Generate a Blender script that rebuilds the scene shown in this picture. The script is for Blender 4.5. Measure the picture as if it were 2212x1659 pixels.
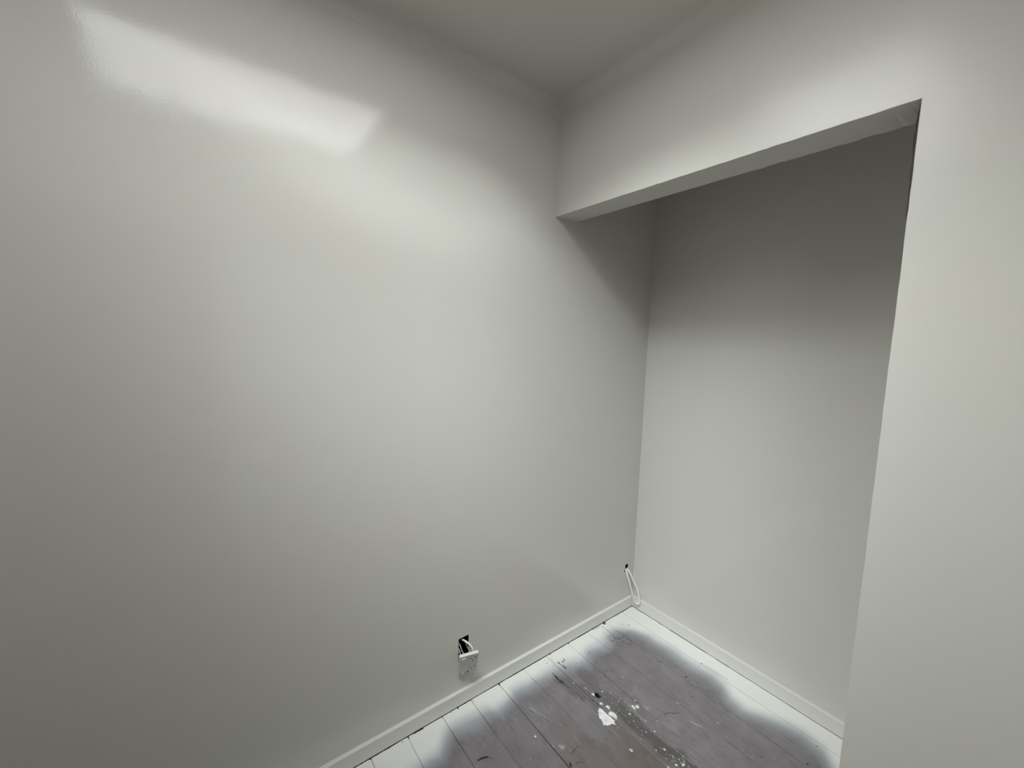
import bpy, bmesh, math, random
import numpy as np
from mathutils import Vector, Matrix

sc = bpy.context.scene
for o in list(bpy.data.objects):
    bpy.data.objects.remove(o)

# ------------------------------------------------------------------ camera
ZC = 2.357          # ceiling height
RX, RY = 1.50, -2.0 # right wall, wall behind the camera
D = 0.6754          # back wall of the alcove
T = 0.1154          # thickness of the partition with the opening
ZH, XJ = 1.9347, 1.0717   # opening: height of the header, position of the jamb

cam_d = bpy.data.cameras.new('camera')
cam = bpy.data.objects.new('camera', cam_d)
sc.collection.objects.link(cam)
cam_d.sensor_fit = 'HORIZONTAL'
cam_d.sensor_width = 36.0
cam_d.lens = 888.97 / 2212 * 36.0
cam_d.clip_start = 0.02
yaw, pitch, roll = -0.9232, -0.1046, 0.0283
fwd = Vector((math.sin(yaw)*math.cos(pitch), math.cos(yaw)*math.cos(pitch), math.sin(pitch)))
r0 = Vector((math.cos(yaw), -math.sin(yaw), 0)); u0 = r0.cross(fwd)
rt = r0*math.cos(roll) + u0*math.sin(roll); up = -r0*math.sin(roll) + u0*math.cos(roll)
M = Matrix.Identity(4)
for i in range(3):
    M[i][0] = rt[i]; M[i][1] = up[i]; M[i][2] = -fwd[i]
M.translation = Vector((1.29, -1.1739, 1.429))
cam.matrix_world = M
sc.camera = cam

# ------------------------------------------------------------------ daylight
SKY = 0.02
world = bpy.data.worlds.new('sky'); sc.world = world; world.use_nodes = True
nt = world.node_tree
bg = nt.nodes['Background']
bg.inputs['Color'].default_value = (1.0, 1.0, 0.985, 1)
bg.inputs['Strength'].default_value = SKY
def lobe(az, el, p, amp):
    """an added bright lobe around one direction of the sky, to shape the light"""
    tc = nt.nodes.new('ShaderNodeTexCoord'); d = nt.nodes.new('ShaderNodeVectorMath'); d.operation = 'DOT_PRODUCT'
    az, el = math.radians(az), math.radians(el)
    d.inputs[1].default_value = (math.cos(el)*math.cos(az), math.cos(el)*math.sin(az), math.sin(el))
    nt.links.new(tc.outputs['Generated'], d.inputs[0])
    m0 = nt.nodes.new('ShaderNodeMath'); m0.operation = 'MAXIMUM'; nt.links.new(d.outputs['Value'], m0.inputs[0]); m0.inputs[1].default_value = 0
    m1 = nt.nodes.new('ShaderNodeMath'); m1.operation = 'POWER'; nt.links.new(m0.outputs[0], m1.inputs[0]); m1.inputs[1].default_value = p
    m2 = nt.nodes.new('ShaderNodeMath'); m2.operation = 'MULTIPLY'; nt.links.new(m1.outputs[0], m2.inputs[0]); m2.inputs[1].default_value = amp
    return m2.outputs[0]
def add(a, b):
    q = nt.nodes.new('ShaderNodeMath'); q.operation = 'ADD'
    for i, v in enumerate((a, b)):
        if isinstance(v, float): q.inputs[i].default_value = v
        else: nt.links.new(v, q.inputs[i])
    return q.outputs[0]
# sky lobes added and fitted for the light they throw on the walls
LOBES = [(330, 12, 40, 74), (305, 12, 40, 30), (285, 40, 40, 6.7), (305, 40, 40, 6.2), (265, 40, 40, 1.3), (285, 60, 40, 15.5),
         (330, 60, 40, 8.3), (240, 60, 10, 4.8), (240, 40, 40, 1.1), (120, 35, 8, 2.8), (0, 35, 8, 1.0)]
tot = SKY
for k in LOBES: tot = add(tot, lobe(*k))
nt.links.new(tot, bg.inputs['Strength'])
# skylight opening in the ceiling and the height of its glass
SX0, SX1, SY0, SY1, SZ = 0.50, 0.98, -1.43, -0.53, 2.362
pl = bpy.data.lights.new('sky_portal', 'AREA')
pl.shape = 'RECTANGLE'; pl.size = SX1-SX0; pl.size_y = SY1-SY0
pl.cycles.is_portal = True
po = bpy.data.objects.new('sky_portal', pl); sc.collection.objects.link(po)
po.location = ((SX0+SX1)/2, (SY0+SY1)/2, SZ-0.004)
# area lamp added under the skylight pane, standing in for scattered daylight
dl = bpy.data.lights.new('daylight_lamp', 'AREA')
dl.shape = 'RECTANGLE'; dl.size = SX1-SX0; dl.size_y = SY1-SY0; dl.energy = 2.35
dl.color = (1.0, 1.0, 0.985)
do = bpy.data.objects.new('daylight_lamp', dl); sc.collection.objects.link(do)
do.location = ((SX0+SX1)/2, (SY0+SY1)/2, SZ-0.008)

sc.view_settings.view_transform = 'Standard'
sc.view_settings.look = 'None'
sc.view_settings.gamma = 1.0
sc.view_settings.use_curve_mapping = False
sc.view_settings.exposure = 1.59
sc.cycles.max_bounces = 16
sc.cycles.diffuse_bounces = 12
sc.cycles.glossy_bounces = 6
sc.cycles.transparent_max_bounces = 8
sc.cycles.use_denoising = True
sc.cycles.use_adaptive_sampling = False
sc.cycles.sample_clamp_indirect = 10

# ------------------------------------------------------------------ materials
def mat(name):
    m = bpy.data.materials.new(name); m.use_nodes = True
    n = m.node_tree.nodes; l = m.node_tree.links
    return m, n, l, n['Principled BSDF']

def plain(name, col, rough=0.5, spec=0.5):
    m, n, l, b = mat(name)
    b.inputs['Base Color'].default_value = (*col, 1)
    b.inputs['Roughness'].default_value = rough
    b.inputs['Specular IOR Level'].default_value = spec
    no = n.new('ShaderNodeTexNoise'); no.inputs['Scale'].default_value = 60
    co = n.new('ShaderNodeTexCoord'); l.new(co.outputs['Object'], no.inputs['Vector'])
    bp = n.new('ShaderNodeBump'); bp.inputs['Strength'].default_value = 0.05
    bp.inputs['Distance'].default_value = 0.001
    l.new(no.outputs['Fac'], bp.inputs['Height']); l.new(bp.outputs['Normal'], b.inputs['Normal'])
    return m

def paint(name, col, rough, spec, peel, wave):
    """sprayed enamel: fine orange peel, slow waviness of the board below, faint change of colour"""
    m, n, l, b = mat(name)
    g = n.new('ShaderNodeNewGeometry')
    n1 = n.new('ShaderNodeTexNoise'); n1.inputs['Scale'].default_value = 230; n1.inputs['Detail'].default_value = 2
    n2 = n.new('ShaderNodeTexNoise'); n2.inputs['Scale'].default_value = 9; n2.inputs['Detail'].default_value = 1
    n3 = n.new('ShaderNodeTexNoise'); n3.inputs['Scale'].default_value = 3; n3.inputs['Detail'].default_value = 1
    for q in (n1, n2, n3): l.new(g.outputs['Position'], q.inputs['Vector'])
    b1 = n.new('ShaderNodeBump'); b1.inputs['Strength'].default_value = 1; b1.inputs['Distance'].default_value = peel
    b2 = n.new('ShaderNodeBump'); b2.inputs['Strength'].default_value = 1; b2.inputs['Distance'].default_value = wave
    l.new(n1.outputs['Fac'], b1.inputs['Height']); l.new(n2.outputs['Fac'], b2.inputs['Height'])
    l.new(b2.outputs['Normal'], b1.inputs['Normal']); l.new(b1.outputs['Normal'], b.inputs['Normal'])
    mx = n.new('ShaderNodeMix'); mx.data_type = 'RGBA'
    mx.inputs[6].default_value = (col[0]*1.012, col[1]*0.992, col[2]*1.0, 1)
    mx.inputs[7].default_value = (col[0]*0.988, col[1]*1.004, col[2]*1.0, 1)
    l.new(n3.outputs['Fac'], mx.inputs[0]); l.new(mx.outputs[2], b.inputs['Base Color'])
    b.inputs['Roughness'].default_value = rough
    b.inputs['Specular IOR Level'].default_value = spec
    return m

WALL = (0.65, 0.65*0.994, 0.65*0.943)
m_wall = paint('wall_enamel', WALL, 0.13, 0.45, 0.00011, 0.0009)
m_wallb = paint('partition_enamel', WALL, 0.30, 0.5, 0.00006, 0.0008)
m_ceil = paint('ceiling_paint', WALL, 0.3, 0.4, 0.00005, 0.0005)
m_jamb_dark = plain('jamb_dark_brown', (0.11, 0.095, 0.085), 0.9, 0.2)
m_trim = paint('trim_enamel', (0.69, 0.69, 0.665), 0.30, 0.5, 0.00003, 0.0002)
m_cable = plain('white_pvc', (0.82, 0.82, 0.80), 0.35)
m_plate = plain('white_moulded_plastic', (0.72, 0.69, 0.68), 0.35)
m_rocker_lit = plain('rocker_plastic_lit', (0.88, 0.88, 0.86), 0.25)
m_slot = plain('slot_dark', (0.06, 0.055, 0.05), 0.6)
m_line = plain('rocker_outline', (0.28, 0.26, 0.25), 0.6)
m_box = plain('wall_cavity_shade', (0.012, 0.011, 0.010), 0.9, 0.1)
m_grey = plain('grey_wire', (0.42, 0.43, 0.45), 0.4)
m_brass = plain('brass_screw', (0.55, 0.33, 0.12), 0.35)
m_mdf = plain('wood_frame_white', (0.78, 0.78, 0.76), 0.4)
m_door = paint('door_paint', (0.62, 0.60, 0.56), 0.4, 0.5, 0.00004, 0.0003)
m_hall = plain('hall_paint', (0.16, 0.13, 0.11), 0.6)
m_hallfloor = plain('hall_boards', (0.16, 0.09, 0.06), 0.5)
m_handle = plain('brushed_metal', (0.5, 0.5, 0.5), 0.3)
m_handle.node_tree.nodes['Principled BSDF'].inputs['Metallic'].default_value = 1

# thin skylight glass
m_glass, n, l, b = mat('skylight_glass')
tr = n.new('ShaderNodeBsdfTransparent'); gl = n.new('ShaderNodeBsdfGlossy'); gl.inputs['Roughness'].default_value = 0.02
mx = n.new('ShaderNodeMixShader'); fr = n.new('ShaderNodeFresnel'); fr.inputs['IOR'].default_value = 1.12
tr.inputs['Color'].default_value = (0.96, 0.98, 0.97, 1)
l.new(fr.outputs[0], mx.inputs[0]); l.new(tr.outputs[0], mx.inputs[1]); l.new(gl.outputs[0], mx.inputs[2])
l.new(mx.outputs[0], n['Material Output'].inputs['Surface'])

# ------------------------------------------------------------------ helpers
def link(name, me, m, parent=None):
    o = bpy.data.objects.new(name, me)
    sc.collection.objects.link(o)
    if m is not None:
        me.materials.append(m)
    if parent: o.parent = parent
    return o

def from_bm(name, bm, m, parent=None, smooth=False):
    bmesh.ops.recalc_face_normals(bm, faces=bm.faces)
    me = bpy.data.meshes.new(name); bm.to_mesh(me); bm.free()
    if smooth:
        for p in me.polygons: p.use_smooth = True
    return link(name, me, m, parent)

def box_bm(x0, x1, y0, y1, z0, z1, bevel=0, seg=2, bm=None):
    own = bm is None
    if own: bm = bmesh.new()
    vs = [bm.verts.new((x, y, z)) for z in (z0, z1) for (x, y) in ((x0, y0), (x1, y0), (x1, y1), (x0, y1))]
    fs = [(0, 3, 2, 1), (4, 5, 6, 7), (0, 1, 5, 4), (1, 2, 6, 5), (2, 3, 7, 6), (3, 0, 4, 7)]
    nf = [bm.faces.new([vs[i] for i in f]) for f in fs]
    if bevel:
        es = {e for f in nf for e in f.edges}
        bmesh.ops.bevel(bm, geom=list(es), offset=bevel, segments=seg, affect='EDGES', profile=0.5)
    return bm

def struct(o):
    o['kind'] = 'structure'; return o

def cut(o, cutter):
    """boolean difference, evaluated once and written back as plain mesh"""
    md = o.modifiers.new('cut', 'BOOLEAN'); md.object = cutter; md.operation = 'DIFFERENCE'; md.solver = 'EXACT'
    dg = bpy.context.evaluated_depsgraph_get(); dg.update()
    me = bpy.data.meshes.new_from_object(o.evaluated_get(dg))
    o.modifiers.clear(); old = o.data; o.data = me; bpy.data.meshes.remove(old)
    bpy.data.objects.remove(cutter)

def tube_bm(pts, r, n=12, flat=1.0, bm=None, sub=8, side=None):
    """smooth tube through points (Catmull-Rom), optionally flattened"""
    if bm is None: bm = bmesh.new()
    P = [Vector(p) for p in pts]; P = [P[0]*2-P[1]] + P + [P[-1]*2-P[-2]]
    path = []
    for i in range(1, len(P)-2):
        for k in range(sub):
            t = k/sub
            a, b_, c, d = P[i-1], P[i], P[i+1], P[i+2]
            path.append(0.5*((2*b_)+(c-a)*t+(2*a-5*b_+4*c-d)*t*t+(3*b_-a-3*c+d)*t**3))
    path.append(P[-2])
    prev = None; rings = []
    nrm = Vector(side) if side else Vector((1, 0.2, 0.1))
    for i, p in enumerate(path):
        tg = (path[min(i+1, len(path)-1)]-path[max(i-1, 0)]).normalized()
        nrm = (nrm - tg*nrm.dot(tg)).normalized(); bn = tg.cross(nrm)
        rings.append([bm.verts.new(p+nrm*(math.cos(2*math.pi*k/n)*r*flat)+bn*(math.sin(2*math.pi*k/n)*r)) for k in range(n)])
    for A, B in zip(rings, rings[1:]):
        for k in range(n): bm.faces.new((A[k], A[(k+1) % n], B[(k+1) % n], B[k]))
    bm.faces.new(rings[0]); bm.faces.new(rings[-1][::-1])
    return bm

rng = np.random.default_rng(7)
_lat = rng.random((256, 256)).astype(np.float32)
def vnoise(x, y, f, seed=0):
    """value noise on numpy arrays, 0..1"""
    u = x*f+seed*17.3+40; v = y*f+seed*9.7+60
    i = np.floor(u).astype(int); j = np.floor(v).astype(int)
    fu = u-i; fv = v-j; fu = fu*fu*(3-2*fu); fv = fv*fv*(3-2*fv)
    g = lambda a, b_: _lat[a % 256, b_ % 256]
    return (g(i, j)*(1-fu)+g(i+1, j)*fu)*(1-fv)+(g(i, j+1)*(1-fu)+g(i+1, j+1)*fu)*fv
def sstep(a, b_, x):
    t = np.clip((x-a)/(b_-a), 0, 1); return t*t*(3-2*t)

# ------------------------------------------------------------------ floor: old boards, oversprayed along the walls
# (all coordinates in metres on the floor)
MARKS = {'edgeA': [(-0.6177, 0.1518), (-0.5721, 0.1543), (-0.545, 0.1334), (-0.5029, 0.1019), (-0.4173, 0.1072), (-0.3123, 0.1282), (-0.23, 0.1063), (-0.3382, 0.1085), (-0.2076, 0.0904), (-0.0823, 0.1088), (-0.0124, 0.1109), (0.0924, 0.1207), (0.1567, 0.1363), (0.2135, 0.1224), (0.3168, 0.1218), (0.4278, 0.0947)], 'edgeB': [(0.1201, 0.4775), (0.208, 0.5265), (0.3199, 0.5302), (0.4357, 0.5285), (0.5227, 0.537), (0.5766, 0.5237), (0.6201, 0.4843), (0.6753, 0.4831), (0.7356, 0.5154), (0.7933, 0.5387), (0.854, 0.5549), (0.9209, 0.5389), (0.9567, 0.5052)], 'wpoly': [[(0.3381, 0.0241), (0.348, 0.0303), (0.3742, 0.0271), (0.3893, 0.0286), (0.4074, 0.03), (0.4206, 0.0177), (0.4111, 0.0138), (0.4102, 0.0054), (0.4062, -0.0072), (0.3993, -0.0217), (0.3898, -0.0163), (0.3718, -0.0107), (0.3566, -0.0028), (0.3413, 0.0107)], [(0.3715, 0.0382), (0.3771, 0.0512), (0.3904, 0.0549), (0.405, 0.0508), (0.4099, 0.0408), (0.3995, 0.0358), (0.3855, 0.0331), (0.3765, 0.0303)]], 'dots': [(0.3291, 0.0424, 0.0064, 1, 'w'), (0.3553, 0.0535, 0.0082, 0.9, 'w'), (0.3994, 0.1684, 0.0039, 0.9, 'w'), (0.4255, 0.0996, 0.0051, 0.7, 'w'), (0.295, 0.092, 0.0034, 0.8, 'w'), (0.2814, 0.0504, 0.0061, 0.8, 'w'), (0.1956, 0.0259, 0.004, 0.7, 'w'), (0.2821, -0.2589, 0.0048, 1, 'w'), (0.5171, -0.0157, 0.0059, 0.6, 'w'), (0.3659, -0.2072, 0.0109, 0.3, 'w'), (0.5236, 0.1166, 0.0036, 0.5, 'w'), (0.4344, 0.0162, 0.0031, 0.6, 'w'), (0.2947, 0.2241, 0.0052, 0.35, 'w'), (0.3642, 0.1079, 0.0026, 0.6, 'w'), (0.3163, 0.1166, 0.0028, 0.6, 'w'), (0.2417, 0.0477, 0.0068, 0.25, 'w'), (0.4128, 0.1374, 0.007, 0.8, 'w'), (0.4204, 0.1507, 0.0082, 0.9, 'w'), (0.4223, 0.1353, 0.0046, 0.8, 'w'), (0.4205, 0.1613, 0.003, 0.7, 'w'), (0.406, 0.1381, 0.0029, 0.8, 'w'), (0.3988, 0.1306, 0.0023, 0.6, 'w'), (0.2626, -0.0117, 0.003, 0.3, 'w'), (0.3524, 0.0833, 0.0036, 0.3, 'w'), (0.3394, 0.097, 0.0027, 0.3, 'w'), (0.3469, -0.2298, 0.0034, 0.35, 'w'), (0.329, -0.236, 0.002, 0.6, 'w'), (0.3025, -0.1533, 0.0021, 0.5, 'w'), (0.3925, -0.1906, 0.0029, 0.25, 'w'), (0.3347, -0.3257, 0.0031, 0.3, 'w'), (0.4532, 0.1764, 0.0023, 0.5, 'w'), (0.506, 0.163, 0.0035, 0.8, 'w'), (0.5859, 0.0848, 0.0045, 0.9, 'w'), (0.5244, 0.1149, 0.0033, 0.7, 'w'), (0.6407, 0.0682, 0.0046, 0.9, 'w'), (0.6538, 0.0891, 0.0055, 0.9, 'w'), (0.6459, 0.3457, 0.0035, 0.4, 'w'), (0.6285, 0.0405, 0.0032, 0.6, 'w'), (0.6181, 0.0851, 0.0024, 0.7, 'w'), (0.5706, 0.0576, 0.0027, 0.6, 'w'), (0.6389, 0.1143, 0.0024, 0.6, 'w'), (0.6367, 0.0947, 0.0027, 0.6, 'w'), (0.6087, 0.083, 0.002, 0.6, 'w'), (0.6438, 0.0886, 0.003, 0.5, 'w'), (0.6086, 0.0608, 0.002, 0.6, 'w'), (0.6253, 0.0679, 0.002, 0.5, 'w'), (0.6683, 0.0989, 0.0023, 0.6, 'w'), (0.429, -0.2271, 0.0058, 0.95, 'd'), (0.4248, -0.2245, 0.0045, 0.9, 'd'), (0.0769, 0.0825, 0.0048, 0.7, 'd'), (0.0833, 0.07, 0.0042, 0.9, 'd'), (0.086, 0.082, 0.0032, 0.8, 'd'), (0.078, 0.0504, 0.0042, 0.8, 'd'), (0.0493, 0.0061, 0.0024, 0.7, 'd'), (0.0761, 0.0198, 0.0024, 0.8, 'd'), (0.0299, 0.0073, 0.0021, 0.6, 'd'), (0.1159, 0.0549, 0.0041, 0.9, 'd'), (0.2678, 0.0107, 0.0027, 0.8, 'd'), (0.1283, 0.1154, 0.0035, 0.4, 'd'), (0.0848, 0.0501, 0.0024, 0.6, 'd'), (0.4143, -0.0991, 0.0022, 0.4, 'd'), (0.4663, 0.0497, 0.0024, 0.4, 'd'), (0.0146, 0.427, 0.0102, 1, 'd'), (0.0164, -0.2338, 0.0048, 0.9, 'd'), (0.0169, 0.0514, 0.0045, 0.7, 'd'), (0.455, 0.4519, 0.0038, 0.6, 'd'), (0.5228, 0.3747, 0.0025, 0.8, 'd'), (0.0802, 0.4939, 0.0041, 0.5, 'd'), (0.1028, 0.517, 0.0034, 0.5, 'd'), (0.017, 0.1724, 0.0036, 0.7, 'd'), (0.2458, 0.165, 0.0031, 0.5, 'd'), (0.4657, 0.0496, 0.0025, 0.4, 'd'), (0.4545, 0.5789, 0.004, 0.4, 'd'), (0.0191, 0.3427, 0.0059, 0.4, 'd'), (0.0168, 0.3686, 0.0053, 0.4, 'd'), (0.33, 0.4226, 0.0029, 0.4, 'd'), (0.3401, 0.4317, 0.0028, 0.4, 'd'), (0.454, 0.449, 0.0042, 0.7, 'd'), (0.5225, 0.3745, 0.003, 0.8, 'd'), (0.9041, 0.5531, 0.0031, 0.8, 'd'), (0.9059, 0.4477, 0.0032, 0.9, 'd'), (0.338, 0.4334, 0.0035, 0.4, 'd'), (0.8003, 0.3418, 0.0036, 0.4, 'd'), (0.7318, 0.3604, 0.0034, 0.3, 'd'), (0.4548, 0.5815, 0.0036, 0.5, 'd'), (0.456, 0.5555, 0.0035, 0.4, 'd'), (0.0163, -0.58, 0.0052, 1, 'd'), (0.0165, -0.4308, 0.0052, 0.9, 'd'), (0.0245, -0.3666, 0.0027, 0.7, 'd'), (0.018, -0.2347, 0.0038, 0.9, 'd'), (0.0186, -0.6337, 0.0035, 0.8, 'd'), (0.0161, -0.769, 0.0032, 0.8, 'd'), (0.0158, -0.7993, 0.0028, 0.7, 'd'), (0.2369, -0.4866, 0.0018, 0.6, 'd'), (0.0182, -0.4997, 0.0025, 0.6, 'd'), (0.0181, -0.4616, 0.0026, 0.6, 'd'), (0.0222, -0.6588, 0.0054, 0.25, 'd')], 'lines': [([(0.1756, -0.2031), (0.1915, -0.1959), (0.2154, -0.1873), (0.2432, -0.1775)], 0.0019, 0.9, 'w'), ([(0.2432, -0.1775), (0.2705, -0.1679), (0.3001, -0.1544)], 0.0022, 0.25, 'w'), ([(0.4245, 0.1282), (0.4365, 0.1224), (0.4659, 0.1197), (0.4838, 0.1281)], 0.0023, 0.5, 'w'), ([(0.4193, 0.1673), (0.436, 0.1701), (0.4532, 0.1764)], 0.0017, 0.4, 'w'), ([(0.3241, -0.0086), (0.3555, -0.0092)], 0.0023, 0.3, 'w'), ([(0.4093, -0.0146), (0.4377, -0.011), (0.4687, -0.0117)], 0.0021, 0.35, 'w'), ([(0.2468, -0.0069), (0.2656, -0.0129)], 0.0024, 0.3, 'w'), ([(0.5032, 0.3), (0.512, 0.3001)], 0.0046, 0.9, 'w'), ([(0.5787, 0.2642), (0.599, 0.271), (0.6163, 0.2792)], 0.0047, 0.45, 'w'), ([(0.6033, 0.1149), (0.6371, 0.1173), (0.6769, 0.1189)], 0.0021, 0.5, 'w'), ([(0.636, 0.1046), (0.6461, 0.1079), (0.6549, 0.0987), (0.6562, 0.0793)], 0.002, 0.6, 'w'), ([(0.4518, 0.1201), (0.4826, 0.1234)], 0.0031, 0.4, 'w'), ([(0.6125, 0.0883), (0.6236, 0.0819)], 0.0024, 0.5, 'w'), ([(0.3964, -0.1561), (0.3981, -0.1663), (0.3999, -0.1782), (0.4038, -0.197)], 0.0024, 0.7, 'd'), ([(0.4361, -0.2087), (0.4373, -0.1986), (0.4415, -0.1915), (0.4493, -0.1883)], 0.0028, 0.6, 'd'), ([(0.2662, 0.0096), (0.2882, 0.0191), (0.3097, 0.0308), (0.3283, 0.0334)], 0.0027, 0.8, 'd'), ([(0.1059, -0.0135), (0.1261, -0.0127)], 0.0039, 0.8, 'd'), ([(0.1239, -0.0126), (0.1443, -0.0142), (0.1654, -0.011)], 0.0078, 0.8, 'd'), ([(0.1609, -0.0145), (0.1846, -0.0102), (0.2023, -0.0083)], 0.0083, 0.3, 'd'), ([(0.0726, 0.0494), (0.0925, 0.051), (0.1106, 0.0539)], 0.0031, 0.6, 'd'), ([(0.1026, 0.0556), (0.1194, 0.0535)], 0.0051, 0.9, 'd'), ([(0.0362, 0.0381), (0.0794, 0.0389)], 0.0017, 0.4, 'd'), ([(0.0269, 0.3966), (0.0545, 0.3962), (0.0972, 0.3927), (0.128, 0.3865), (0.1444, 0.3977)], 0.0033, 0.6, 'd'), ([(0.1009, 0.3415), (0.0961, 0.3783), (0.1335, 0.3797)], 0.0025, 0.5, 'd'), ([(0.1083, 0.3558), (0.1306, 0.3559), (0.1274, 0.3795)], 0.0031, 0.6, 'd'), ([(0.0908, 0.4326), (0.1126, 0.4379)], 0.0033, 0.5, 'd'), ([(0.1386, 0.4331), (0.1552, 0.4319), (0.1893, 0.4316), (0.1936, 0.4018), (0.1638, 0.3951)], 0.0025, 0.6, 'd'), ([(0.1567, 0.3549), (0.177, 0.3604)], 0.003, 0.5, 'd'), ([(0.1324, 0.3929), (0.1402, 0.419), (0.1381, 0.4362)], 0.0031, 0.6, 'd'), ([(0.1533, 0.3983), (0.1643, 0.3898), (0.1624, 0.375)], 0.0025, 0.5, 'd'), ([(0.0234, 0.3848), (0.0207, 0.341)], 0.0053, 0.35, 'd'), ([(0.0473, 0.3793), (0.0684, 0.3641), (0.0949, 0.364)], 0.0026, 0.3, 'd'), ([(0.5027, 0.209), (0.5097, 0.23), (0.5238, 0.2436), (0.5354, 0.2647)], 0.0036, 0.45, 'd'), ([(0.2278, 0.1938), (0.2434, 0.1664)], 0.0021, 0.5, 'd'), ([(0.0724, -0.101), (0.098, -0.1022)], 0.0025, 0.7, 'd'), ([(0.2332, -0.4738), (0.2344, -0.4597), (0.2423, -0.4413)], 0.007, 0.8, 'd'), ([(0.2429, -0.4417), (0.257, -0.4294)], 0.0043, 0.35, 'd'), ([(0.702, 0.3005), (0.7242, 0.3021), (0.7443, 0.3071)], 0.0033, 0.3, 'd'), ([(0.6866, 0.264), (0.7005, 0.2629)], 0.0033, 0.3, 'd'), ([(0.7717, 0.2978), (0.7849, 0.3025)], 0.0028, 0.35, 'd'), ([(0.7862, 0.3432), (0.7961, 0.3374), (0.8061, 0.346)], 0.0029, 0.4, 'd'), ([(0.4627, 0.5788), (0.565, 0.5873)], 0.0036, 0.3, 'd'), ([(0.4752, 0.5874), (0.5686, 0.5881)], 0.002, 0.3, 'd'), ([(0.0176, -0.5867), (0.0157, -0.6104)], 0.004, 0.6, 'd'), ([(0.1152, 0.2144), (0.1162, 0.199)], 0.0023, 0.3, 'd'), ([(0.2497, 0.2867), (0.2902, 0.2929), (0.3498, 0.3081)], 0.0027, 0.2, 'd')], 'stain': [([(0.1304, 0.0958), (0.1935, 0.0954), (0.2533, 0.0951)], 0.0587, 0.6), ([(0.1203, -0.0088), (0.1818, -0.0063), (0.2621, 0.0098)], 0.0379, 0.6), ([(0.2495, 0.0355), (0.3116, 0.0799), (0.397, 0.0849)], 0.0716, 0.55), ([(0.3922, 0.0782), (0.4714, 0.0831), (0.545, 0.081)], 0.058, 0.8), ([(0.5147, 0.0866), (0.5983, 0.0899), (0.6793, 0.0988)], 0.0495, 1.0), ([(0.3117, 0.0294), (0.3792, 0.013), (0.4798, 0.0097)], 0.0367, 0.4), ([(0.4016, 0.1648), (0.4537, 0.1336)], 0.0373, 0.35)]}

HB, BT = 0.0561, 0.0143     # skirting height and thickness

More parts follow.
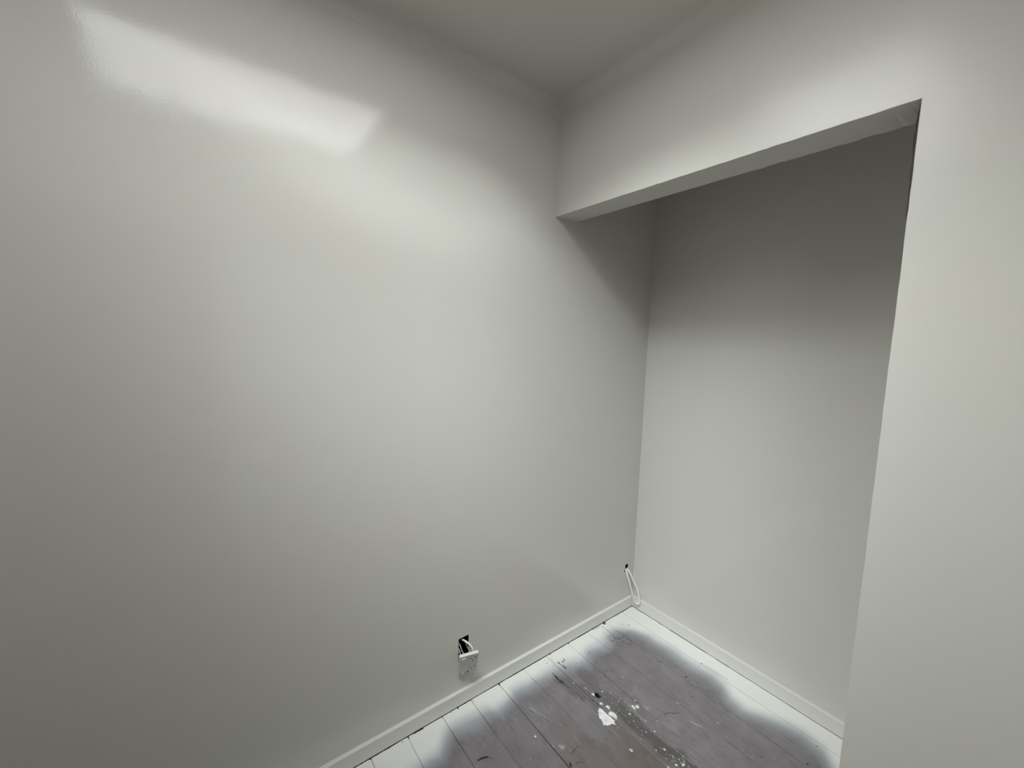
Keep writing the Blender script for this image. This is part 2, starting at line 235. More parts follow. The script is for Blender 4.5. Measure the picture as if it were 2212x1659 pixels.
def build_floor():
    x_end = RX
    xs = np.concatenate([[0.0, 0.008, BT, BT+0.0004, BT+0.0010, BT+0.0016, BT+0.0022, BT+0.0028, BT+0.0036], np.arange(BT+0.005, 1.1, 0.0018), np.arange(1.1, x_end+0.03, 0.02)])
    seams = [0.704+0.0, 0.572, 0.437, 0.302, 0.167, 0.030, -0.101, -0.2355, -0.3705, -0.497, -0.636, -0.768]
    wid = [0.0012, 0.0012, 0.0012, 0.0012, 0.0017, 0.0026, 0.0014, 0.0032, 0.0020, 0.0020, 0.0022, 0.0022]
    yy = -0.768
    while yy > RY+0.1:
        yy -= 0.134; seams.append(yy); wid.append(0.0015)
    seams = np.array(seams); wid = np.array(wid)
    o_ = np.argsort(seams); seams = seams[o_]; wid = wid[o_]
    rows = []   # (y array, z offset code, seamness)
    edges = np.concatenate([[RY-0.02], seams, [D+0.02]])
    nx = len(xs)
    Y = []; Z = []; S = []
    for k in range(len(edges)-1):
        a, b_ = edges[k], edges[k+1]
        if b_ - a < 1e-4: continue
        wob = lambda s: (vnoise(xs, xs*0+s, 14, 3)-0.5)*0.0016 + (vnoise(xs, xs*0+s, 60, 5)-0.5)*0.0006
        wa = wob(a*7) if k > 0 else 0*xs
        wb = wob(b_*7) if k < len(edges)-2 else 0*xs
        ha = (wid[k-1]*(0.45+1.1*vnoise(xs, xs*0+a, 7, 8)))/2 if k > 0 else 0*xs
        hb = (wid[k]*(0.45+1.1*vnoise(xs, xs*0+b_, 7, 8)))/2 if k < len(wid) else 0*xs
        ya = a+wa+ha; yb = b_+wb-hb
        step = 0.0018 if b_ > -0.86 else 0.02
        n = max(4, int((b_-a)/step))
        fill = lambda s: np.clip(0.25+1.5*vnoise(xs, xs*0+s, 9, 11)*(0.6+0.8*vnoise(xs, xs*0+s, 55, 12)), 0.12, 1)*(0.55+0.45*sstep(0.03, 0.16, xs))
        if k > 0:
            fa = fill(a*5)
            Y.append(ya-0.0001); Z.append(-0.007*fa); S.append(fa)
            Y.append(ya); Z.append(-0.0010*fa); S.append(0.6*fa)
        for i in range(n+1):
            t = i/n
            y = ya+(yb-ya)*t
            d = np.minimum(y-ya, yb-y)
            z = -0.0006*np.exp(-(d/0.0012)**2)*(1 if True else 0) - 0.0005*(2*t-1)**2
            z = z + (((k*37) % 11)/11-0.5)*0.0006
            Y.append(y if 0 < i < n else (ya+0.0002 if i == 0 else yb-0.0002)); Z.append(z+0*xs); S.append(0*xs)
        if k < len(edges)-2:
            fb_ = fill(b_*5)
            Y.append(yb); Z.append(-0.0010*fb_); S.append(0.6*fb_)
            Y.append(yb+0.0001); Z.append(-0.007*fb_); S.append(fb_)
    Y = np.array(Y); Z = np.array(Z); S = np.array(S)
    X = np.broadcast_to(xs, Y.shape).copy()
    white, dark, stain, warm = masks(X, Y)
    # open gap under the skirtings
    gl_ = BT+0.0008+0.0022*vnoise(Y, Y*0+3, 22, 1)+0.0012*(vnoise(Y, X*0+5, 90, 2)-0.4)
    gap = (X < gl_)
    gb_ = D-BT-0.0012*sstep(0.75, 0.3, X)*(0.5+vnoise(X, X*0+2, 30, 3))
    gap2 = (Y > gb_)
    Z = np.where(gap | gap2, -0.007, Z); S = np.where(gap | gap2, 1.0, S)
    # the round hole drilled through the board; its shade is painted black past the rim
    hx, hy = 0.295, 0.0625
    dd = np.sqrt(((X-hx)/0.0125)**2+((Y-hy)/0.0088)**2)+(vnoise(X, Y, 180, 2)-0.5)*0.25
    hole = 1-sstep(0.8, 1.05, dd); hole_shade = 1-sstep(1.05, 1.22, dd)
    Z = Z-0.045*hole
    # notch at the skirting, chipped edge
    dd = np.sqrt(((X-0.020)/0.010)**2+((Y-0.424)/0.008)**2)+(vnoise(X, Y, 150, 4)-0.5)*0.5
    nt_ = 1-sstep(0.7, 1.0, dd); Z = Z-0.02*nt_
    dark = np.maximum(dark, np.maximum(hole, nt_))
    Z = Z - 0.0012*np.clip(dark, 0, 1)*(1-hole)*(1-nt_)
    Z = Z + 0.0002*(white > 0.9)*0 + (vnoise(X, Y, 25, 6)-0.5)*0.0003
    ny = Y.shape[0]
    co = np.stack([X, Y, Z], -1).reshape(-1, 3).astype(np.float32)
    idx = np.arange(nx*ny).reshape(ny, nx)
    q = np.stack([idx[:-1, :-1], idx[:-1, 1:], idx[1:, 1:], idx[1:, :-1]], -1).reshape(-1, 4)
    # thickness: a skirt and an underside
    base = len(co)
    c4 = np.array([[xs[0], Y[0, 0], -0.06], [xs[-1], Y[0, 0], -0.06], [xs[-1], Y[-1, 0], -0.06], [xs[0], Y[-1, 0], -0.06]], np.float32)
    co = np.concatenate([co, c4])
    me = bpy.data.meshes.new('floor')
    nq = len(q)
    me.vertices.add(len(co)); me.vertices.foreach_set('co', co.ravel())
    loops = np.concatenate([q.ravel(), [base, base+3, base+2, base+1]])
    me.loops.add(len(loops)); me.loops.foreach_set('vertex_index', loops.astype(np.int32))
    me.polygons.add(nq+1); me.polygons.foreach_set('loop_start', (np.arange(nq+1)*4).astype(np.int32))
    me.update(calc_edges=True); me.validate()
    col = np.ones((len(co), 4), np.float32)
    for c_, a_ in enumerate((white, dark, stain)): col[:base, c_] = np.clip(a_, 0, 1).ravel()
    at = me.color_attributes.new('wear', 'FLOAT_COLOR', 'POINT'); at.data.foreach_set('color', col.ravel())
    col2 = np.ones((len(co), 4), np.float32)
    for c_, a_ in enumerate((warm, S, hole_shade)): col2[:base, c_] = np.clip(a_, 0, 1).ravel()
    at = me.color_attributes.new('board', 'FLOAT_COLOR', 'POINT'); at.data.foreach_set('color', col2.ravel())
    return struct(link('floor', me, m_floor))

def seg_dist(X, Y, pts):
    d = np.full(X.shape, 9.0); 
    for (ax, ay), (bx, by) in zip(pts, pts[1:]):
        vx, vy = bx-ax, by-ay; L = vx*vx+vy*vy+1e-12
        t = np.clip(((X-ax)*vx+(Y-ay)*vy)/L, 0, 1)
        d = np.minimum(d, np.hypot(X-ax-t*vx, Y-ay-t*vy))
    return d

def masks(X, Y):
    white = np.zeros(X.shape); dark = np.zeros(X.shape); stain = np.zeros(X.shape)
    # overspray: distance from the left wall as a function of y, from the back wall as a function of x
    ea = sorted(MARKS['edgeA']); eb = sorted(MARKS['edgeB'])
    xa = np.interp(Y, [RY]+[e[0] for e in ea]+[0.9], [0.24]+[e[1] for e in ea]+[0.1])
    yb = np.interp(X, [-0.1]+[e[0] for e in eb]+[1.02, 1.2], [0.47]+[e[1] for e in eb]+[0.46, 0.40])
    wn = (vnoise(X, Y, 11, 1)-0.5)*0.026+(vnoise(X, Y, 40, 2)-0.5)*0.004
    sa = 1-sstep(-0.062, 0.055, X-xa+wn)
    sb = 1-sstep(-0.068, 0.066, (yb-Y)+wn)
    sr = sstep(0.93, 1.05, X+(vnoise(X, Y, 9, 3)-0.5)*0.05)*sstep(0.0, 0.2, Y)
    spray = 1-(1-sa)*(1-sb)*(1-0.9*sr)
    white = np.maximum(white, spray)
    jit = (vnoise(X, Y, 260, 4)-0.5)
    def local(pts, m_):
        xs_ = [p[0] for p in pts]; ys_ = [p[1] for p in pts]
        return (X > min(xs_)-m_) & (X < max(xs_)+m_) & (Y > min(ys_)-m_) & (Y < max(ys_)+m_)
    for poly in MARKS['wpoly']:
        s = local(poly, 0.02); x_ = X[s]; y_ = Y[s]
        inside = np.zeros(x_.shape, bool); n = len(poly)
        for i in range(n):
            x1, y1 = poly[i]; x2, y2 = poly[(i+1) % n]
            c = ((y1 > y_) != (y2 > y_)) & (x_ < (x2-x1)*(y_-y1)/(y2-y1+1e-12)+x1)
            inside ^= c
        d = seg_dist(x_, y_, poly+[poly[0]]); sd = np.where(inside, -d, d)+jit[s]*0.005+(vnoise(x_, y_, 70, 8)-0.5)*0.003
        white[s] = np.maximum(white[s], (1-sstep(-0.0015, 0.0015, sd))*(0.80+0.25*vnoise(x_, y_, 90, 13)))
    for (px, py, r, st, ch) in MARKS['dots']:
        s = local([(px, py)], r*2.5)
        d = np.hypot(X[s]-px, (Y[s]-py)*1.15)+jit[s]*r*0.9
        v = min(1.0, st*1.15)*(1-sstep(r*0.6, r*1.2, d))
        if ch == 'w': white[s] = np.maximum(white[s], v*(0.75+0.5*vnoise(X[s], Y[s], 300, 6)))
        else: dark[s] = np.maximum(dark[s], v*1.15)
    for (pts, w, st, ch) in MARKS['lines']:
        s = local(pts, 0.02)
        d = seg_dist(X[s], Y[s], pts)+np.abs(jit[s])*0.0015
        v = st*(1.15 if ch == 'd' else 0.9)*(1-sstep(w*0.35, w*0.9, d+np.abs(jit[s])*w*0.5))*(0.55+0.8*vnoise(X[s], Y[s], 160, 7))
        if ch == 'w': white[s] = np.maximum(white[s], v)
        else: dark[s] = np.maximum(dark[s], v*1.2)
    grain = vnoise(X*0.12, Y, 190, 9)
    for (pts, w, st) in MARKS['stain']:
        s = local(pts, 0.12)
        d = seg_dist(X[s], Y[s], pts)+(vnoise(X[s]*0.5, Y[s], 45, 3)-0.5)*0.035
        stain[s] = np.maximum(stain[s], 1.15*st*(1-sstep(w*0.2, w*0.9, d))*(0.7+0.6*grain[s]-0.15))
    # splatter over the worn board
    r2 = random.Random(3)
    for _ in range(90):
        t = r2.random(); px = 0.28+0.55*t+r2.gauss(0, 0.02); py = 0.085+r2.gauss(0, 0.032)
        r = r2.choice([0.0012, 0.0015, 0.002, 0.003])*(0.8+0.4*r2.random()); s = local([(px, py)], r*2.5)
        d = np.hypot((X[s]-px)*0.7, (Y[s]-py))+jit[s]*r
        white[s] = np.maximum(white[s], r2.uniform(0.2, 0.6)*(1-sstep(r*0.4, r*1.2, d)))
    for _ in range(90):
        px = r2.uniform(0.1, 1.0); py = r2.uniform(-0.7, 0.5); L = r2.uniform(0.004, 0.05)
        a = r2.gauss(0, 0.35); pts = [(px, py), (px+L*math.cos(a), py+L*math.sin(a))]; s = local(pts, 0.01)
        d = seg_dist(X[s], Y[s], pts); v = r2.uniform(0.08, 0.25)*(1-sstep(0.0006, 0.0016, d))
        if r2.random() < 0.5: white[s] = np.maximum(white[s], v)
        else: dark[s] = np.maximum(dark[s], v)
    warm = sstep(0.28, 0.6, X+(vnoise(X, Y, 6, 5)-0.5)*0.2)*sstep(0.12, -0.05, Y)*sstep(-0.42, -0.25, Y)
    # dirt: bands that follow the boards, mottled grime, streaks along the grain
    brd = lambda a, b_: sstep(a-0.001, a+0.001, Y)*(1-sstep(b_-0.001, b_+0.001, Y))
    mott = vnoise(X, Y, 28, 21)*vnoise(X, Y, 85, 22)
    strk = vnoise(X*0.15, Y, 230, 23)*vnoise(X, Y*0.3, 20, 24)
    stain = np.maximum(stain, 0.22*sstep(0.05, 0.75, mott)+0.24*sstep(0.15, 0.85, strk)+0.14*sstep(0.3, 0.75, vnoise(X, Y, 7, 27)))
    stain = stain + 0.16*brd(-0.3705, -0.2355)*sstep(0.16, 0.3, X) + 0.12*brd(0.030, 0.167)*sstep(0.2, 0.35, X) + 0.10*brd(-0.101, 0.030)*sstep(0.15, 0.3, X)
    warm = np.maximum(warm*1.15, 0.9*brd(-0.101, 0.030)*sstep(0.42, 0.52, X+(vnoise(X, Y, 18, 25)-0.5)*0.06))
    warm = np.maximum(warm, 0.8*brd(-0.2355, -0.101)*sstep(0.24, 0.38, X+(vnoise(X, Y, 14, 26)-0.5)*0.10))
    warm = np.maximum(warm, sstep(-0.9, -1.5, Y)*1.0*sstep(0.1, 0.4, X))
    return white, dark, stain, warm

m_floor, n, l, b = mat('oversprayed_boards')
def mixc(a, bcol, fac):
    q = n.new('ShaderNodeMix'); q.data_type = 'RGBA'
    if isinstance(a, tuple): q.inputs[6].default_value = (*a, 1)
    else: l.new(a, q.inputs[6])
    if isinstance(bcol, tuple): q.inputs[7].default_value = (*bcol, 1)
    else: l.new(bcol, q.inputs[7])
    if isinstance(fac, float): q.inputs[0].default_value = fac
    else: l.new(fac, q.inputs[0])
    return q.outputs[2]
def mth(op, a, b2, clamp=False):
    q = n.new('ShaderNodeMath'); q.operation = op; q.use_clamp = clamp
    for i, v in enumerate((a, b2)):
        if isinstance(v, (int, float)): q.inputs[i].default_value = v
        else: l.new(v, q.inputs[i])
    return q.outputs[0]
g = n.new('ShaderNodeNewGeometry')
wa = n.new('ShaderNodeAttribute'); wa.attribute_name = 'wear'
ba = n.new('ShaderNodeAttribute'); ba.attribute_name = 'board'
s1 = n.new('ShaderNodeSeparateColor'); l.new(wa.outputs['Color'], s1.inputs[0])
s2 = n.new('ShaderNodeSeparateColor'); l.new(ba.outputs['Color'], s2.inputs[0])
mp = n.new('ShaderNodeMapping'); mp.inputs['Scale'].default_value = (0.12, 1, 1); l.new(g.outputs['Position'], mp.inputs[0])
ng = n.new('ShaderNodeTexNoise'); ng.inputs['Scale'].default_value = 90; ng.inputs['Detail'].default_value = 4; l.new(mp.outputs[0], ng.inputs['Vector'])
nb = n.new('ShaderNodeTexNoise'); nb.inputs['Scale'].default_value = 13; nb.inputs['Detail'].default_value = 5; l.new(g.outputs['Position'], nb.inputs['Vector'])
nf = n.new('ShaderNodeTexNoise'); nf.inputs['Scale'].default_value = 420; nf.inputs['Detail'].default_value = 2; l.new(g.outputs['Position'], nf.inputs['Vector'])
GREY_A, GREY_B = (0.165, 0.153, 0.172), (0.250, 0.234, 0.255)
base = mixc(GREY_A, GREY_B, mth('MULTIPLY', nb.outputs['Fac'], 1.0))
w2 = mth('MULTIPLY', s2.outputs[0], 0.8)
base = mixc(base, (0.155, 0.118, 0.110), w2)
base = mixc(base, (0.105, 0.10, 0.10), mth('MULTIPLY', mth('SUBTRACT', ng.outputs['Fac'], 0.45, True), 0.9, True))
base = mixc(base, (0.075, 0.068, 0.062), mth('MULTIPLY', s1.outputs[2], mth('ADD', mth('MULTIPLY', nf.outputs['Fac'], 0.5), 0.6), True))
wf = mth('ADD', s1.outputs[0], mth('MULTIPLY', mth('MULTIPLY', mth('SUBTRACT', nf.outputs['Fac'], 0.5), 1.0), mth('MULTIPLY', mth('SUBTRACT', 1.0, s1.outputs[0]), s1.outputs[0])), True)
w_lo = mth('MULTIPLY', wf, 1.8, True)
w_hi = mth('SUBTRACT', mth('MULTIPLY', wf, 2.0), 1.0, True)
base = mixc(base, (0.38, 0.40, 0.44), w_lo)      # a thin mist of white over grey reads bluish
base = mixc(base, (0.76, 0.77, 0.76), w_hi)
dk = mth('MULTIPLY', s1.outputs[1], 0.95)
base = mixc(base, (0.030, 0.020, 0.017), dk)
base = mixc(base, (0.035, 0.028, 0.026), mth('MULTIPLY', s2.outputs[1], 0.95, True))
base = mixc(base, (0.004, 0.0025, 0.002), s2.outputs[2])  # shade inside the drilled hole, painted as black
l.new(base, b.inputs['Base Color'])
b.inputs['Roughness'].default_value = 0.5
b.inputs['Specular IOR Level'].default_value = 0.35
bp = n.new('ShaderNodeBump'); bp.inputs['Distance'].default_value = 0.0004; bp.inputs['Strength'].default_value = 0.6
l.new(ng.outputs['Fac'], bp.inputs['Height']); l.new(bp.outputs['Normal'], b.inputs['Normal'])
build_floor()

# ------------------------------------------------------------------ walls
# left wall runs flush past the partition into the alcove; two real holes are cut in it
wl = from_bm('wall_left', box_bm(-0.10, 0.0, RY-0.1, D+0.1, -0.06, ZC+0.02), m_wall)
def prism_cutter(poly, x0, x1):
    bm = bmesh.new(); A = [bm.verts.new((x0, y, z)) for y, z in poly]; B = [bm.verts.new((x1, y, z)) for y, z in poly]
    n_ = len(poly)
    for i in range(n_): bm.faces.new((A[i], A[(i+1) % n_], B[(i+1) % n_], B[i]))
    bm.faces.new(A[::-1]); bm.faces.new(B)
    return from_bm('cutter', bm, None)
hole_box = [(-0.4225, 0.273), (-0.377, 0.2735), (-0.3775, 0.178), (-0.4215, 0.177)]
cut(wl, prism_cutter(hole_box, -0.05, 0.05))
r_ = random.Random(5)
def ragged(cy, cz, ry, rz, n_=14):
    return [(cy+math.cos(2*math.pi*i/n_)*ry*r_.uniform(0.85, 1.12), cz+math.sin(2*math.pi*i/n_)*rz*r_.uniform(0.85, 1.12)) for i in range(n_)]
cut(wl, prism_cutter(ragged(0.6105, 0.2385, 0.0125, 0.0125), -0.05, 0.05))
cut(wl, prism_cutter(ragged(0.6040, 0.2160, 0.0100, 0.0095), -0.05, 0.05))
wl.data.materials.append(m_box)
for p in wl.data.polygons:      # shade of the cavity painted near-black inside the three holes
    c = p.center
    if -0.052 < c.x < -0.002 and (abs(c.y+0.40) < 0.03 or abs(c.y-0.608) < 0.03) and c.z < 0.3: p.material_index = 1
struct(wl)

# alcove back wall, right side wall of the alcove, room walls out of sight
struct(from_bm('wall_back', box_bm(-0.1, 1.45, D, D+0.1, -0.06, ZC+0.02), m_wall))
struct(from_bm('wall_alcove_side', box_bm(1.20, 1.30, T, D, -0.06, ZC+0.02), m_wall))
# right wall with an open doorway to a dim hall
DY0, DY1 = -1.90, -1.10
bm = box_bm(RX, RX+0.1, RY-0.1, DY0, -0.06, ZC+0.02)
box_bm(RX, RX+0.1, DY1, T, -0.06, ZC+0.02, bm=bm)
box_bm(RX, RX+0.1, DY0, DY1, 2.0, ZC+0.02, bm=bm)
struct(from_bm('wall_right', bm, m_wall))
struct(from_bm('wall_rear', box_bm(-0.1, RX+0.1, RY-0.1, RY, -0.06, ZC+0.02), m_wall))
bm = bmesh.new()
for a in ((RX-0.015, RX, DY0-0.06, DY0, 0, 2.06), (RX-0.015, RX, DY1, DY1+0.06, 0, 2.06), (RX-0.015, RX, DY0, DY1, 2.0, 2.06)):
    box_bm(*a, bevel=0.003, bm=bm)
struct(from_bm('trim_1', bm, m_trim))
# the hall beyond the doorway
HX = 2.7
bm = box_bm(HX, HX+0.1, -2.6, -0.5, -0.06, ZC+0.02)
box_bm(RX+0.1, HX, -2.7, -2.6, -0.06, ZC+0.02, bm=bm)
box_bm(RX+0.1, HX, -0.5, -0.4, -0.06, ZC+0.02, bm=bm)
struct(from_bm('wall_hall', bm, m_hall))
struct(from_bm('floor_hall', box_bm(RX+0.03, HX, -2.6, -0.5, -0.06, 0), m_hallfloor))
struct(from_bm('ceiling_hall', box_bm(RX+0.1, HX, -2.6, -0.5, ZC, ZC+0.05), m_hall))

# partition with the opening: header and pier in one mesh. The arrises are hand-plastered, so slightly uneven.
def partition():
    bm = bmesh.new()
    rr = random.Random(11)
    X0, X1, ZT = -0.02, RX+0.02, ZC+0.02
    nxs = 120
    e = 0.0012
    hx = [X0+(XJ-X0)*i/nxs for i in range(nxs+1)]
    def nz(x, s, f): return (vnoise(np.array([x]), np.array([s]), f, 3)[0]-0.5)
    # front lower arris, slight rounding, and back lower arris with lips
    prof = []
    for i, x in enumerate(hx):
        fz = ZH + nz(x, 0.3, 60)*0.0012
        lip = sstep(0.35, 1.0, x)
        bz = ZH + nz(x, 1.7, 25)*0.003*lip + nz(x, 2.7, 90)*0.0022*lip
        by = T + nz(x, 3.1, 30)*0.004*lip
        prof.append([(x, 0, ZT), (x, 0, fz+e), (x, e*0.3, fz+e*0.3), (x, e, fz), (x, by-e, bz), (x, by, bz+e), (x, T, ZT)])
    R_ = [[bm.verts.new(p) for p in pr] for pr in prof]
    for a, b_ in zip(R_, R_[1:]):
        for k in range(len(a)-1): bm.faces.new((a[k], b_[k], b_[k+1], a[k+1]))
    # pier: jamb arris rows from top to bottom, the inner edge of the jamb leans out near the top
    nzs = 120; J = []
    for i in range(nzs+1):
        t = i/nzs; z = ZH+e-(ZH+e+0.06)*t if i else prof[-1][1][2]
        fx = XJ + (nz(z, 5.0, 40)*0.0010)*(1 if i else 0)
        lean = 0.0165*sstep(0.9, 1.5, z)+0.0085*sstep(1.45, 1.90, z)
        lean += (0.005*max(0, nz(z, 7.0, 28)) + 0.002*nz(z, 8.0, 80))*sstep(1.3, 1.7, z)
        bx = XJ - lean
        J.append([(fx, T*0, z), (fx, T*0, z)] and [(fx+e, 0, z), (fx+0.0*e, e, z), (bx, T-e, z), (bx+e, T, z)])
    J = [[bm.verts.new(p) for p in row] for row in J]
    for a, b_ in zip(J, J[1:]):
        for k in range(3):
            f_ = bm.faces.new((a[k], a[k+1], b_[k+1], b_[k]))
            if k == 1 and a[0].co.z > 1.3: f_.material_index = 1  # upper jamb face gets the darker brown
    # front and back faces of the pier
    rf = [bm.verts.new((X1, 0, z)) for z in (ZT, -0.06)]; rb = [bm.verts.new((X1, T, z)) for z in (ZT, -0.06)]
    fr = [R_[-1][0], R_[-1][1]] + [r[0] for r in J] + [rf[1], rf[0]]
    bm.faces.new(fr)
    bk = [R_[-1][-1], R_[-1][-2]] + [r[3] for r in J] + [rb[1], rb[0]]
    bm.faces.new(bk)
    # close the small step where soffit meets jamb
    bm.faces.new([R_[-1][1], R_[-1][2], R_[-1][3], R_[-1][4], R_[-1][5], J[0][3], J[0][2], J[0][1], J[0][0]])
    bmesh.ops.remove_doubles(bm, verts=bm.verts, dist=1e-6)
    return bm
wf_ = struct(from_bm('wall_front', partition(), m_wallb)); wf_.data.materials.append(m_jamb_dark)

# ------------------------------------------------------------------ ceiling with soft plastered coves, open at the skylight
def ceiling(name, x0, x1, y0, y1, hole=None, r=0.045, step=0.003):
    def axis(a, b_, marks=()):
        v = []
        nn = int(r*1.6/step)
        for i in range(nn+1): v += [a+r*1.6*(i/nn)**2.2, b_-r*1.6*(i/nn)**2.2]
        v += [a+(b_-a)*i/24 for i in range(1, 24)] + list(marks)
        v = sorted(v); out = [v[0]]
        for q in v[1:]:
            if q-out[-1] > 1e-4: out.append(q)
        return out
    xs_ = axis(x0, x1, hole[:2] if hole else ()); ys_ = axis(y0, y1, hole[2:] if hole else ())
    def drop(d):
        d = min(max(d, 0), r); return r-math.sqrt(max(r*r-(r-d)**2, 0))
    bm = bmesh.new()
    V = [[bm.verts.new((x, y, ZC-min(r, math.hypot(drop(min(x-x0, x1-x)), drop(min(y-y0, y1-y)))))) for x in xs_] for y in ys_]
    for j in range(len(ys_)-1):
        for i in range(len(xs_)-1):
            cx_, cy_ = (xs_[i]+xs_[i+1])/2, (ys_[j]+ys_[j+1])/2
            if hole and hole[0] < cx_ < hole[1] and hole[2] < cy_ < hole[3]: continue
            bm.faces.new((V[j][i], V[j+1][i], V[j+1][i+1], V[j][i+1]))
    # closed top so that it is a slab
    return from_bm(name, bm, m_ceil, None, True)
struct(ceiling('ceiling', 0, RX, RY, 0, (SX0, SX1, SY0, SY1)))
struct(ceiling('ceiling_alcove', 0, 1.20, T, D, r=0.03))

# skylight: shaft, frame, glass
bm = bmesh.new()
th = 0.04
for a in ((SX0-th, SX0, SY0-th, SY1+th), (SX1, SX1+th, SY0-th, SY1+th), (SX0, SX1, SY0-th, SY0), (SX0, SX1, SY1, SY1+th)):
    box_bm(a[0], a[1], a[2], a[3], ZC, SZ, bm=bm)
struct(from_bm('wall_skylight', bm, m_ceil))
wroot = bpy.data.objects.new('window_1', None); sc.collection.objects.link(wroot)
wroot.location = ((SX0+SX1)/2, (SY0+SY1)/2, SZ); struct(wroot)
bm = bmesh.new(); hx_, hy_ = (SX1-SX0)/2, (SY1-SY0)/2; w_ = 0.0
for a in ((-hx_-th, -hx_, -hy_-th, hy_+th), (hx_, hx_+th, -hy_-th, hy_+th), (-hx_, hx_, -hy_-th, -hy_), (-hx_, hx_, hy_, hy_+th)):
    box_bm(a[0], a[1], a[2], a[3], 0.0, 0.012, bm=bm)
from_bm('window_frame', bm, m_mdf, wroot)
from_bm('pane', box_bm(-hx_-0.01, hx_+0.01, -hy_-0.01, hy_+0.01, 0.002, 0.008), m_glass, wroot)

# ------------------------------------------------------------------ skirting
def skirting(name, p0, p1, inward, drip=0.0015):
    """profile swept from p0 to p1; square board with eased top arris, tiny gap above the boards"""
    p0 = Vector((*p0, 0)); p1 = Vector((*p1, 0)); nrm = Vector((*inward, 0))
    prof = [(0.0, drip), (BT, drip), (BT, HB-0.0012), (BT-0.0004, HB-0.0005), (BT-0.0011, HB-0.0001), (BT-0.0016, HB), (0.0, HB)]
    bm = bmesh.new(); L = (p1-p0).length; n_ = max(2, int(L/0.01)); rows = []
    for i in range(n_+1):
        s_ = i/n_*L; c = p0.lerp(p1, i/n_)
        jig = float(vnoise(np.array([s_]), np.array([p0.x+p0.y]), 40, 2)[0]-0.5)*0.0008
        rows.append([bm.verts.new(c+nrm*(q[0]+(jig*0.5 if q[0] > 0 else 0))+Vector((0, 0, q[1]+(jig if q[1] < 0.01 else jig*0.4)))) for q in prof])
    for a, b_ in zip(rows, rows[1:]):
        for k in range(len(prof)): bm.faces.new((a[k], a[(k+1) % len(prof)], b_[(k+1) % len(prof)], b_[k]))
    bm.faces.new(rows[0]); bm.faces.new(rows[-1][::-1])
    return struct(from_bm(name, bm, m_trim))
skirting('baseboard_left', (0, RY), (0, D-BT), (1, 0))
skirting('baseboard_back', (0, D), (1.20, D), (0, -1), 0.0009)
skirting('baseboard_right', (RX, DY1+0.06), (RX, 0), (-1, 0))
skirting('baseboard_front', (XJ, 0), (RX-BT, 0), (0, -1))

# ------------------------------------------------------------------ power outlet hanging out of its hole
ot = bpy.data.objects.new('power_outlet', None); sc.collection.objects.link(ot)
ot.location = (0.0, -0.40, 0.17)
ot['label'] = 'white double power outlet plate hanging loose by its wires from the left wall'
ot['category'] = 'power outlet'
bpy.context.view_layer.update()
PW, PH, PT = 0.074, 0.116, 0.012
a_, b2_, c_ = -0.282, 0.356, 0.041
Rz = Matrix.Rotation(a_, 4, 'Z'); Ry = Matrix.Rotation(b2_, 4, 'Y'); Rx = Matrix.Rotation(c_, 4, 'X')
PM = Matrix.Translation((0.048, -0.444, 0.238)) @ Rz @ Ry @ Rx        # local: x out of the face, y across, z up; origin top left front
LM = Matrix.Translation(-ot.location)
def plate_bm(u0, u1, v0, v1, x0, x1, bevel=0.0, bm=None, seg=2):
    b_ = box_bm(x0, x1, u0*PW, u1*PW, -v1*PH, -v0*PH, bevel, seg)
    return b_
def place(bm): bm.transform(LM @ PM); return bm
fp = from_bm('faceplate', place(plate_bm(0, 1, 0, 1, -PT, 0, 0.0022, seg=3)), m_plate, ot)
# the terminal block behind the plate
from_bm('terminal_block', place(box_bm(-PT-0.012, -PT+0.001, 0.018, PW-0.018, -PH+0.02, -0.040, 0.002)), m_plate, ot)
for (u, v, lit) in ((0.22, 0.155, True), (0.22, 0.905, False)):
    bm = place(plate_bm(u-0.135, u+0.135, v-0.062, v+0.062, -0.001, 0.0006, 0.0004))
    sr_ = from_bm('switch_surround', bm, m_line, fp) if not lit else None
    bm = box_bm(-0.001, 0.0020 if lit else 0.0018, (u-0.105)*PW, (u+0.105)*PW, -(v+0.048)*PH, -(v-0.048)*PH, 0.0005)
    sw = from_bm('switch_rocker', place(bm), m_rocker_lit if lit else m_plate, fp)  # light put into the colour: the lit rocker is a paler copy
def pin(u, v, rot, L=0.0082, W=0.0032):
    bm = box_bm(-0.002, 0.0004, -L/2, L/2, -W/2, W/2, 0.0004)
    bm.transform(Matrix.Translation((0, u*PW, -v*PH)) @ Matrix.Rotation(rot, 4, 'X'))
    return bm
for (u, v) in ((0.72, 0.24), (0.72, 0.74)):
    mb = bmesh.new()
    for (du, dv, ro) in ((-0.14, -0.055, 0.6), (0.13, -0.045, -0.6), (0.0, 0.085, math.pi/2)):
        t_ = pin(u+du, v+dv, ro); me_ = bpy.data.meshes.new('t'); t_.to_mesh(me_); t_.free(); mb.from_mesh(me_); bpy.data.meshes.remove(me_)
    from_bm('socket_slots', place(mb), m_slot, fp)
bm = bmesh.new(); bmesh.ops.create_cone(bm, cap_ends=True, segments=20, radius1=0.0045, radius2=0.0042, depth=0.0016, matrix=Matrix.Translation((0, 0.5*PW, -0.9*PH)) @ Matrix.Rotation(math.pi/2, 4, 'Y'))
from_bm('fixing_screw', place(bm), m_slot, fp)
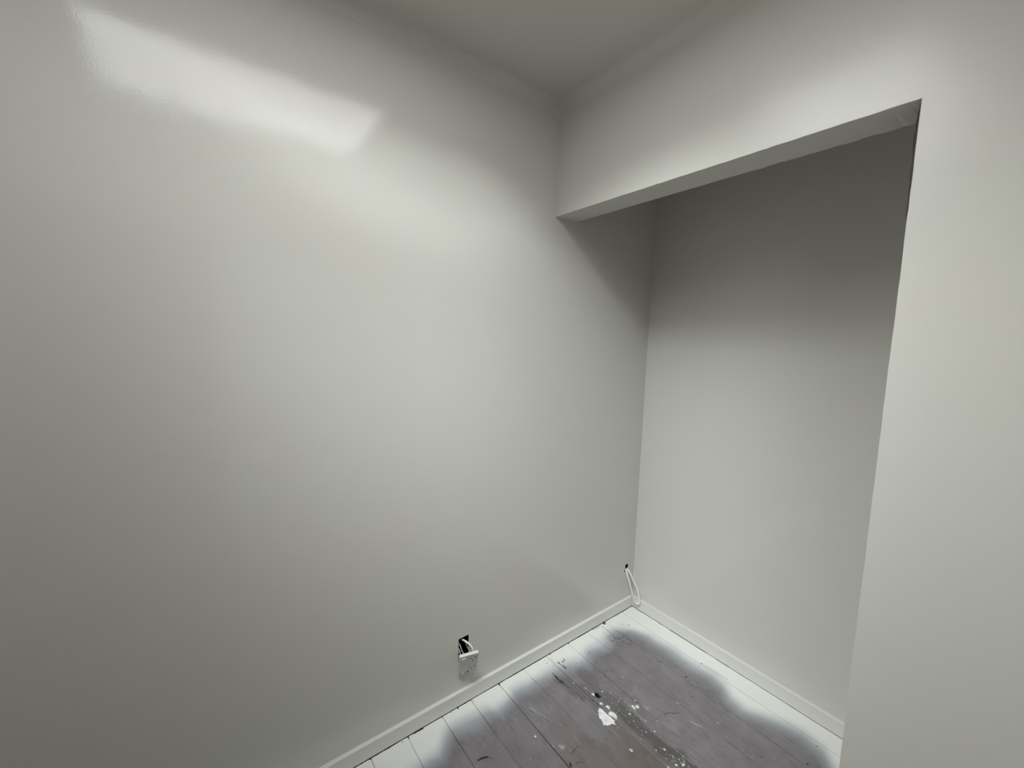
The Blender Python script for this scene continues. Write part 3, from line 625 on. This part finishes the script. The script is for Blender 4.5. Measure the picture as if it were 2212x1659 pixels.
# wires from the hole to the back of the plate
def W3(pts): return [tuple(Vector(p)-ot.location) for p in pts]
from_bm('white_cable', tube_bm(W3([(-0.045, -0.400, 0.235), (-0.012, -0.402, 0.256), (0.018, -0.397, 0.262), (0.036, -0.385, 0.248), (0.040, -0.378, 0.222), (0.030, -0.380, 0.200)]), 0.0036), m_cable, ot, True)
from_bm('grey_wire', tube_bm(W3([(-0.045, -0.415, 0.250), (-0.006, -0.414, 0.244), (0.010, -0.412, 0.226), (0.018, -0.404, 0.214), (0.030, -0.394, 0.222), (0.030, -0.388, 0.205)]), 0.0021), m_grey, ot, True)
from_bm('grey_wire', tube_bm(W3([(-0.045, -0.392, 0.250), (-0.004, -0.391, 0.246), (0.014, -0.390, 0.234), (0.026, -0.383, 0.216), (0.028, -0.385, 0.200)]), 0.0021), m_grey, ot, True)
from_bm('grey_wire', tube_bm(W3([(-0.045, -0.418, 0.236), (-0.002, -0.418, 0.226), (0.006, -0.416, 0.210), (0.014, -0.410, 0.196)]), 0.0021), m_grey, ot, True)
from_bm('grey_wire', tube_bm(W3([(-0.03, -0.419, 0.228), (0.004, -0.417, 0.214), (0.016, -0.408, 0.2085), (0.024, -0.398, 0.212), (0.027, -0.388, 0.222), (0.026, -0.383, 0.232), (0.012, -0.385, 0.244), (-0.02, -0.390, 0.250)]), 0.0019), m_grey, ot, True)

# flush box lining the hole, fixed in the wall
def liner(name, poly, x0, m, parent=None, w=0.0015):
    bm = bmesh.new(); n_ = len(poly)
    cy = sum(p[0] for p in poly)/n_; cz = sum(p[1] for p in poly)/n_
    def ring(x, off): 
        out_ = []
        for (y, z) in poly:
            d = Vector((y-cy, z-cz)); L = d.length; d = d*((L-off)/L)
            out_.append(bm.verts.new((x, cy+d.x, cz+d.y)))
        return out_
    A = ring(-0.0012, 0.0003); B = ring(x0+0.0005, 0.0003); C_ = ring(x0+0.002, w); E_ = ring(-0.0012, w)
    for P_, Q_ in ((A, B), (C_, E_), (E_, A)):
        for i in range(n_): bm.faces.new((P_[i], P_[(i+1) % n_], Q_[(i+1) % n_], Q_[i]))
    bm.faces.new(B[::-1]); bm.faces.new(C_)
    return from_bm(name, bm, m, parent)
fb = liner('flush_box', hole_box, -0.05, m_box)
fb['label'] = 'dark recessed box in the left wall behind the hanging outlet plate'
fb['category'] = 'wall box'
bm = bmesh.new(); bmesh.ops.create_cone(bm, cap_ends=True, segments=16, radius1=0.0028, radius2=0.0022, depth=0.0024, matrix=Matrix.Translation((-0.0005, -0.4175, 0.194)) @ Matrix.Rotation(math.pi/2, 4, 'Y'))
sc_o = from_bm('screw', bm, m_brass, fb); sc_o['label'] = 'brass coloured screw'

# ------------------------------------------------------------------ loop of white cable in the corner
ec = from_bm('electrical_cable', tube_bm([(-0.045, 0.611, 0.222), (-0.01, 0.6105, 0.2185), (0.006, 0.6059, 0.2062), (0.020, 0.6011, 0.1885), (0.032, 0.6065, 0.1507), (0.040, 0.6184, 0.1007),
    (0.045, 0.634, 0.0575), (0.053, 0.6445, 0.0420), (0.0675, 0.6480, 0.0475), (0.0640, 0.6480, 0.0800), (0.053, 0.6440, 0.120), (0.036, 0.634, 0.1600), (0.020, 0.6240, 0.1964), (0.008, 0.6165, 0.2160), (-0.01, 0.6150, 0.2220), (-0.045, 0.6150, 0.2260)],
    0.0060, flat=0.75, n=14), m_cable, None, True)
ec['label'] = 'loop of white cable hanging from a small hole above the corner skirting'
ec['category'] = 'cable'
